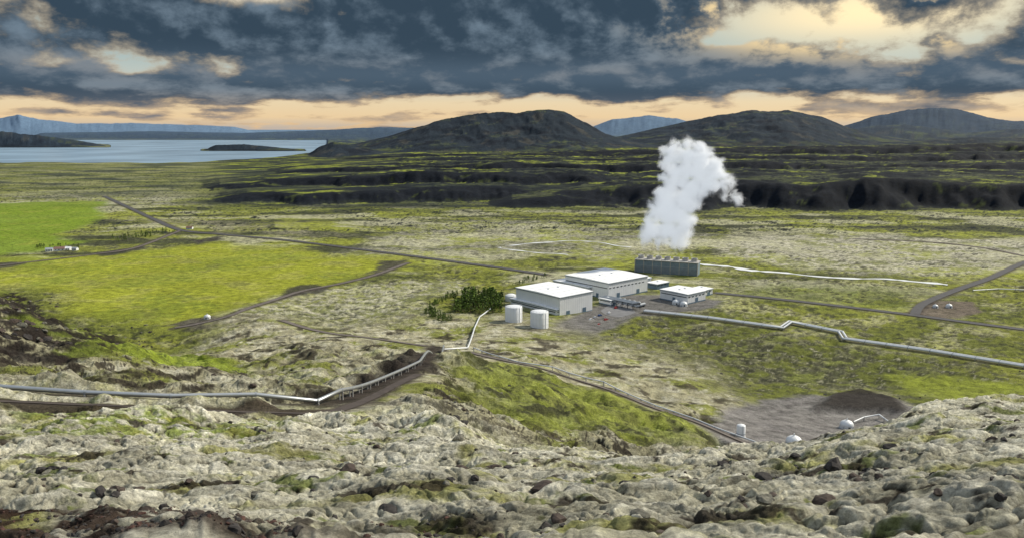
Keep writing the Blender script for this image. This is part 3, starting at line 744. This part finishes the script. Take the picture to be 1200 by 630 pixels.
for px,row,s in [(848,548,.75),(862,543,.55),(904,548,.8),(1030,552,.7),(1015,556,.5),(150,575,.6),(135,582,.5),(50,553,.55),(120,552,.4),(560,590,.3),(745,583,.25),(985,560,.4)]:
    p=G(px,row,18)
    for _ in range(7):
        xx=p.x+rng.normal(0,s*.9); yy_=p.y+rng.normal(0,s*.7); s2=s*rng.uniform(.25,.8); pl_.append((xx,yy_,gz(xx,yy_),s2))
rocks('lava_rocks',pl_,M_rk)
pl_=[]
for _ in range(1100):
    px=rng.uniform(-20,350); row=rng.uniform(603,636); p=G(px,row,8); pl_.append((p.x,p.y,gz(p.x,p.y),float(np.clip(rng.lognormal(-2.8,.5),.03,.2))))
for _ in range(200):
    px=rng.uniform(430,600); row=rng.uniform(602,632); p=G(px,row,8); pl_.append((p.x,p.y,gz(p.x,p.y),float(np.clip(rng.lognormal(-2.8,.5),.03,.2))))
rocks('scoria_rocks',pl_,[mat('red_scoria',(.065,.034,.026),.95,0,.5,4,.05),M_rk[0],M_rk[1]])
pl_=[]
for a,b_,c,d_,n,s0 in [(0,70,345,400,60,1.6),(60,190,380,412,50,1.3),(240,320,436,448,30,1.1),(200,1200,385,470,120,.9),(480,560,470,510,25,.9),(1060,1140,355,366,15,.8)]:
    for _ in range(n):
        p=G(rng.uniform(a,b_),rng.uniform(c,d_),130)
        if sample(flat,p.x,p.y)<.2: pl_.append((p.x,p.y,gz(p.x,p.y),s0*rng.uniform(.3,1.1)))
rocks('lava_boulders',pl_,M_rk)
print('objects',time.time()-T0)

# ---------------------------------------------------------------- steam plume (volume)
sp=MB()
def blob(px,row,r,d=815,dy=0):
    c=at_d(px,row,d+dy); v=[c+Vector(q)*r for q in IV.tolist()]; sp.add(v,IF.tolist(),0)
for i in range(7):
    blob(750+i*10,299,4.8); blob(752+i*9.5,293,6.)
for px,row,r in [(757,284,10),(768,284,10),(780,284,10.5),(792,285,10),(803,287,9),(756,272,10),(768,270,12),(783,270,13),(798,272,12),(810,276,8),
   (758,258,10),(769,255,12),(784,252,14),(799,255,13),(812,262,9),(768,242,11),(783,238,13),(799,238,14),(814,243,11),(774,228,10),(787,222,13),(803,222,14),(819,222,14),(835,219,13),
   (779,210,10),(792,205,13),(808,203,14),(824,204,14),(841,206,12),(778,194,10),(791,187,12),(806,186,13),(822,189,13),(838,195,12),(778,178,9),(790,172,10),(804,171,10),(819,176,10),(832,184,9),(852,214,11),(860,226,9),(852,236,8),(868,238,8)]:
    blob(px,row-2,r*1.2,dy=random.uniform(-6,6))
plume=sp.obj('steam_plume',[])
vmx=bpy.data.materials.new('steam_vapour'); vmx.use_nodes=True; nt=vmx.node_tree; nt.nodes.clear()
out=nt.nodes.new('ShaderNodeOutputMaterial'); pv=nt.nodes.new('ShaderNodeVolumePrincipled'); nt.links.new(pv.outputs[0],out.inputs['Volume'])
pv.inputs['Color'].default_value=(1,1,1,1); pv.inputs['Anisotropy'].default_value=.3; pv.inputs['Density Attribute'].default_value=''
ai=nt.nodes.new('ShaderNodeAttribute'); ai.attribute_name='density'
tcv=nt.nodes.new('ShaderNodeTexCoord'); n1=nt.nodes.new('ShaderNodeTexNoise'); n1.inputs['Scale'].default_value=.08; n1.inputs['Detail'].default_value=9; n1.inputs['Roughness'].default_value=.63; n1.inputs['Distortion'].default_value=.4
nt.links.new(tcv.outputs['Object'],n1.inputs['Vector'])
def m2_(op,a,b_,cl=False):
    n=nt.nodes.new('ShaderNodeMath'); n.operation=op; n.use_clamp=cl
    for i,v in enumerate((a,b_)):
        if isinstance(v,(int,float)): n.inputs[i].default_value=v
        else: nt.links.new(v,n.inputs[i])
    return n.outputs[0]
sh=m2_('SUBTRACT',m2_('ADD',m2_('MULTIPLY',ai.outputs['Fac'],1.3),m2_('MULTIPLY',n1.outputs['Fac'],3.8)),2.34,False)
dn=m2_('MULTIPLY',m2_('MULTIPLY',sh,1.2,True),m2_('MULTIPLY',ai.outputs['Fac'],2.2,True))
den=m2_('MULTIPLY',dn,.26)
nt.links.new(den,pv.inputs['Density'])
em=m2_('MULTIPLY',den,.38); nt.links.new(em,pv.inputs['Emission Strength']); pv.inputs['Emission Color'].default_value=(.86,.93,1,1)  # added glow in the vapour, stands in for multiple scattering
ng=bpy.data.node_groups.new('vapour_from_shape','GeometryNodeTree'); ng.interface.new_socket('Geometry',in_out='INPUT',socket_type='NodeSocketGeometry'); ng.interface.new_socket('Geometry',in_out='OUTPUT',socket_type='NodeSocketGeometry')
gi=ng.nodes.new('NodeGroupInput'); go=ng.nodes.new('NodeGroupOutput'); mv=ng.nodes.new('GeometryNodeMeshToVolume'); sm_=ng.nodes.new('GeometryNodeSetMaterial')
try: mv.resolution_mode='VOXEL_SIZE'
except Exception as ex_: print(ex_)
mv.inputs['Voxel Size'].default_value=1.0; mv.inputs['Density'].default_value=1.0; mv.inputs['Interior Band Width'].default_value=12.0
sm_.inputs['Material'].default_value=vmx
ng.links.new(gi.outputs[0],mv.inputs['Mesh']); ng.links.new(mv.outputs[0],sm_.inputs[0]); ng.links.new(sm_.outputs[0],go.inputs[0])
rm=plume.modifiers.new('merge','REMESH'); rm.mode='VOXEL'; rm.voxel_size=1.2
md=plume.modifiers.new('vapour','NODES'); md.node_group=ng; plume.data.materials.append(vmx)

# ---------------------------------------------------------------- sun & sky
SEL=math.radians(38); SAZ=math.radians(64)
sl=bpy.data.lights.new('sun','SUN'); sl.energy=5.0; sl.angle=math.radians(.5); sl.color=(1,.92,.77)
so=bpy.data.objects.new('sun',sl); sc.collection.objects.link(so)
sd=Vector((math.sin(SAZ)*math.cos(SEL),math.cos(SAZ)*math.cos(SEL),math.sin(SEL))); so.rotation_euler=sd.to_track_quat('Z','Y').to_euler(); so.location=sd*500
w=bpy.data.worlds.new('World'); sc.world=w; w.use_nodes=True; nt=w.node_tree; N=nt.nodes; L=nt.links; N.clear()
def val(x,sock):
    if isinstance(x,(int,float)): sock.default_value=x
    elif isinstance(x,tuple): sock.default_value=x
    else: L.new(x,sock)
def M(op,a,b_=0.0,c=0.0,cl=False):
    n=N.new('ShaderNodeMath'); n.operation=op; n.use_clamp=cl; val(a,n.inputs[0]); val(b_,n.inputs[1])
    return n.outputs[0]
def SS(x,a,b_,o0=0.,o1=1.):
    n=N.new('ShaderNodeMapRange'); n.interpolation_type='SMOOTHSTEP'; val(x,n.inputs[0]); val(a,n.inputs[1]); val(b_,n.inputs[2]); n.inputs[3].default_value=o0; n.inputs[4].default_value=o1; return n.outputs[0]
def MX(f,a,b_):
    n=N.new('ShaderNodeMix'); n.data_type='RGBA'; val(f,n.inputs[0])
    for s_,x_ in ((n.inputs[6],a),(n.inputs[7],b_)):
        if isinstance(x_,tuple): s_.default_value=x_+(1,) if len(x_)==3 else x_
        else: L.new(x_,s_)
    return n.outputs[2]
tc=N.new('ShaderNodeTexCoord'); sx=N.new('ShaderNodeSeparateXYZ'); L.new(tc.outputs['Generated'],sx.inputs[0])
x_,y_,z_=sx.outputs
az=M('ARCTAN2',x_,y_); el=M('ARCSINE',z_)
def comb(a,b_,c=0.0):
    n=N.new('ShaderNodeCombineXYZ'); val(a,n.inputs[0]); val(b_,n.inputs[1]); val(c,n.inputs[2]); return n.outputs[0]
def noise(vec,scale,det,rg=.5,dist=0.):
    n=N.new('ShaderNodeTexNoise'); n.inputs['Scale'].default_value=scale; n.inputs['Detail'].default_value=det; n.inputs['Roughness'].default_value=rg; n.inputs['Distortion'].default_value=dist; L.new(vec,n.inputs['Vector']); return n.outputs['Fac']
k_=M('MAXIMUM',M('ADD',z_,.05),.03)
plane=comb(M('DIVIDE',x_,k_),M('DIVIDE',y_,k_))
def angv(da,de):
    e2=M('ADD',el,de); return comb(M('ADD',az,da),M('MULTIPLY',M('DIVIDE',e2,M('ADD',M('MAXIMUM',e2,0.),.13)),.72),.3)
ang=angv(0.,0.); ang2=angv(.016,.012)
nbig=noise(plane,.25,3,.5,.2)
def puff(v): return M('ADD',M('MULTIPLY',noise(v,5.,2,.5,.2),.58),M('MULTIPLY',noise(v,17.,10,.60,.1),.42))
p1=puff(ang); p2=puff(ang2)
def gauss(a0,e0,sa,se):
    da=M('DIVIDE',M('SUBTRACT',az,a0),sa); de=M('DIVIDE',M('SUBTRACT',el,e0),se)
    return M('EXPONENT',M('MULTIPLY',M('ADD',M('MULTIPLY',da,da),M('MULTIPLY',de,de)),-1.))
def AZ(px): return math.atan((px-600)/F/.99)
def EL(row): return math.atan(float(s_row(row)))
glow=gauss(AZ(1000),EL(24),.17,.038); glow2=gauss(AZ(310),EL(6),.07,.016); gapL=gauss(AZ(70),EL(84),.22,.014); gapTL=gauss(AZ(0),EL(5),.05,.016); gapR=gauss(AZ(1170),EL(4),.06,.016); gapR2=gauss(AZ(830),EL(52),.03,.010); gapH=gauss(AZ(420),EL(118),.6,.012)
cov=SS(el,.008,.060,.56,.77)
dens=M('ADD',M('ADD',M('MULTIPLY',nbig,.40),M('MULTIPLY',p1,1.05)),M('SUBTRACT',cov,.765))
for g_,a_ in ((glow,.14),(glow2,.20),(gapL,.16),(gapTL,.24),(gapR,.12),(gapR2,.14),(gapH,.06)): dens=M('SUBTRACT',dens,M('MULTIPLY',g_,a_))
c_=SS(dens,.49,.57)
lit=M('MULTIPLY',M('SUBTRACT',p1,p2),6.5)
sky=N.new('ShaderNodeTexSky'); sky.sky_type='NISHITA'; sky.sun_disc=False; sky.sun_elevation=SEL; sky.sun_rotation=SAZ; sky.altitude=200; sky.dust_density=1.5
ramp=N.new('ShaderNodeValToRGB'); L.new(M('DIVIDE',el,.25,0,True),ramp.inputs[0]); e=ramp.color_ramp
e.elements[0].position=0; e.elements[0].color=(.58,.49,.41,1); e.elements[1].position=1; e.elements[1].color=(.18,.32,.42,1)
for p_,c in ((.05,(.90,.66,.38)),(.12,(.88,.70,.44)),(.22,(.56,.60,.54)),(.4,(.32,.46,.48)),(.6,(.24,.40,.45))):
    q_=e.elements.new(p_); q_.color=c+(1,)
def SC(colr,s):
    n=N.new('ShaderNodeVectorMath'); n.operation='SCALE'; L.new(colr,n.inputs[0]); val(s,n.inputs['Scale']); return n.outputs[0]
clear=MX(.12,SC(ramp.outputs['Color'],10.),sky.outputs[0])
clear=MX(M('MULTIPLY',glow,.95,0,True),clear,(12.,9.6,5.6)); clear=MX(M('MULTIPLY',glow2,.8,0,True),clear,(9.5,8.2,6.))
mid=gauss(0.1,EL(88),9.,.020)
cdark=MX(SS(el,.0,.05),(1.8,1.95,2.3),(.38,.66,.98)); cdark=MX(M('MULTIPLY',mid,.7),cdark,(.90,1.36,1.88))
clite=MX(SS(el,.0,.05),(7.0,5.0,3.0),(1.6,2.2,2.8)); clite=MX(M('MULTIPLY',mid,.6),clite,(2.4,2.5,2.6))
cc=MX(SS(lit,-.25,.9),cdark,clite)
cc=MX(M('MULTIPLY',M('MULTIPLY',SS(glow,0.,.45),SS(lit,.05,.6)),.95,0,True),cc,(10.5,7.9,4.0))
cc=MX(M('MULTIPLY',M('SUBTRACT',1.,SS(dens,.50,.63)),.75),cc,MX(SS(el,0.,.09),(8.2,5.6,3.0),(6.6,5.5,3.8)))
full=MX(c_,clear,cc)
over=MX(noise(ang,3.,4,.5),(2.6,3.3,4.5),(5.8,6.4,7.1))
full=MX(SS(el,.20,.42),full,over)
full=MX(SS(el,-.02,-.002,1.,0.),full,(2.2,2.4,2.4))
bg=N.new('ShaderNodeBackground'); bg.inputs['Strength'].default_value=.1; L.new(full,bg.inputs[0]); wo=N.new('ShaderNodeOutputWorld'); L.new(bg.outputs[0],wo.inputs[0])

# ---------------------------------------------------------------- camera
cd=bpy.data.cameras.new('camera'); cd.lens=F/1200*36; cd.sensor_width=36; cd.clip_start=.5; cd.clip_end=150000
cam=bpy.data.objects.new('camera',cd); sc.collection.objects.link(cam); cam.location=(0,0,HC); cam.rotation_euler=(math.pi/2-TH,0,0); sc.camera=cam
sc.view_settings.view_transform='Standard'; sc.view_settings.look='None'; sc.view_settings.exposure=0
print('done',time.time()-T0)
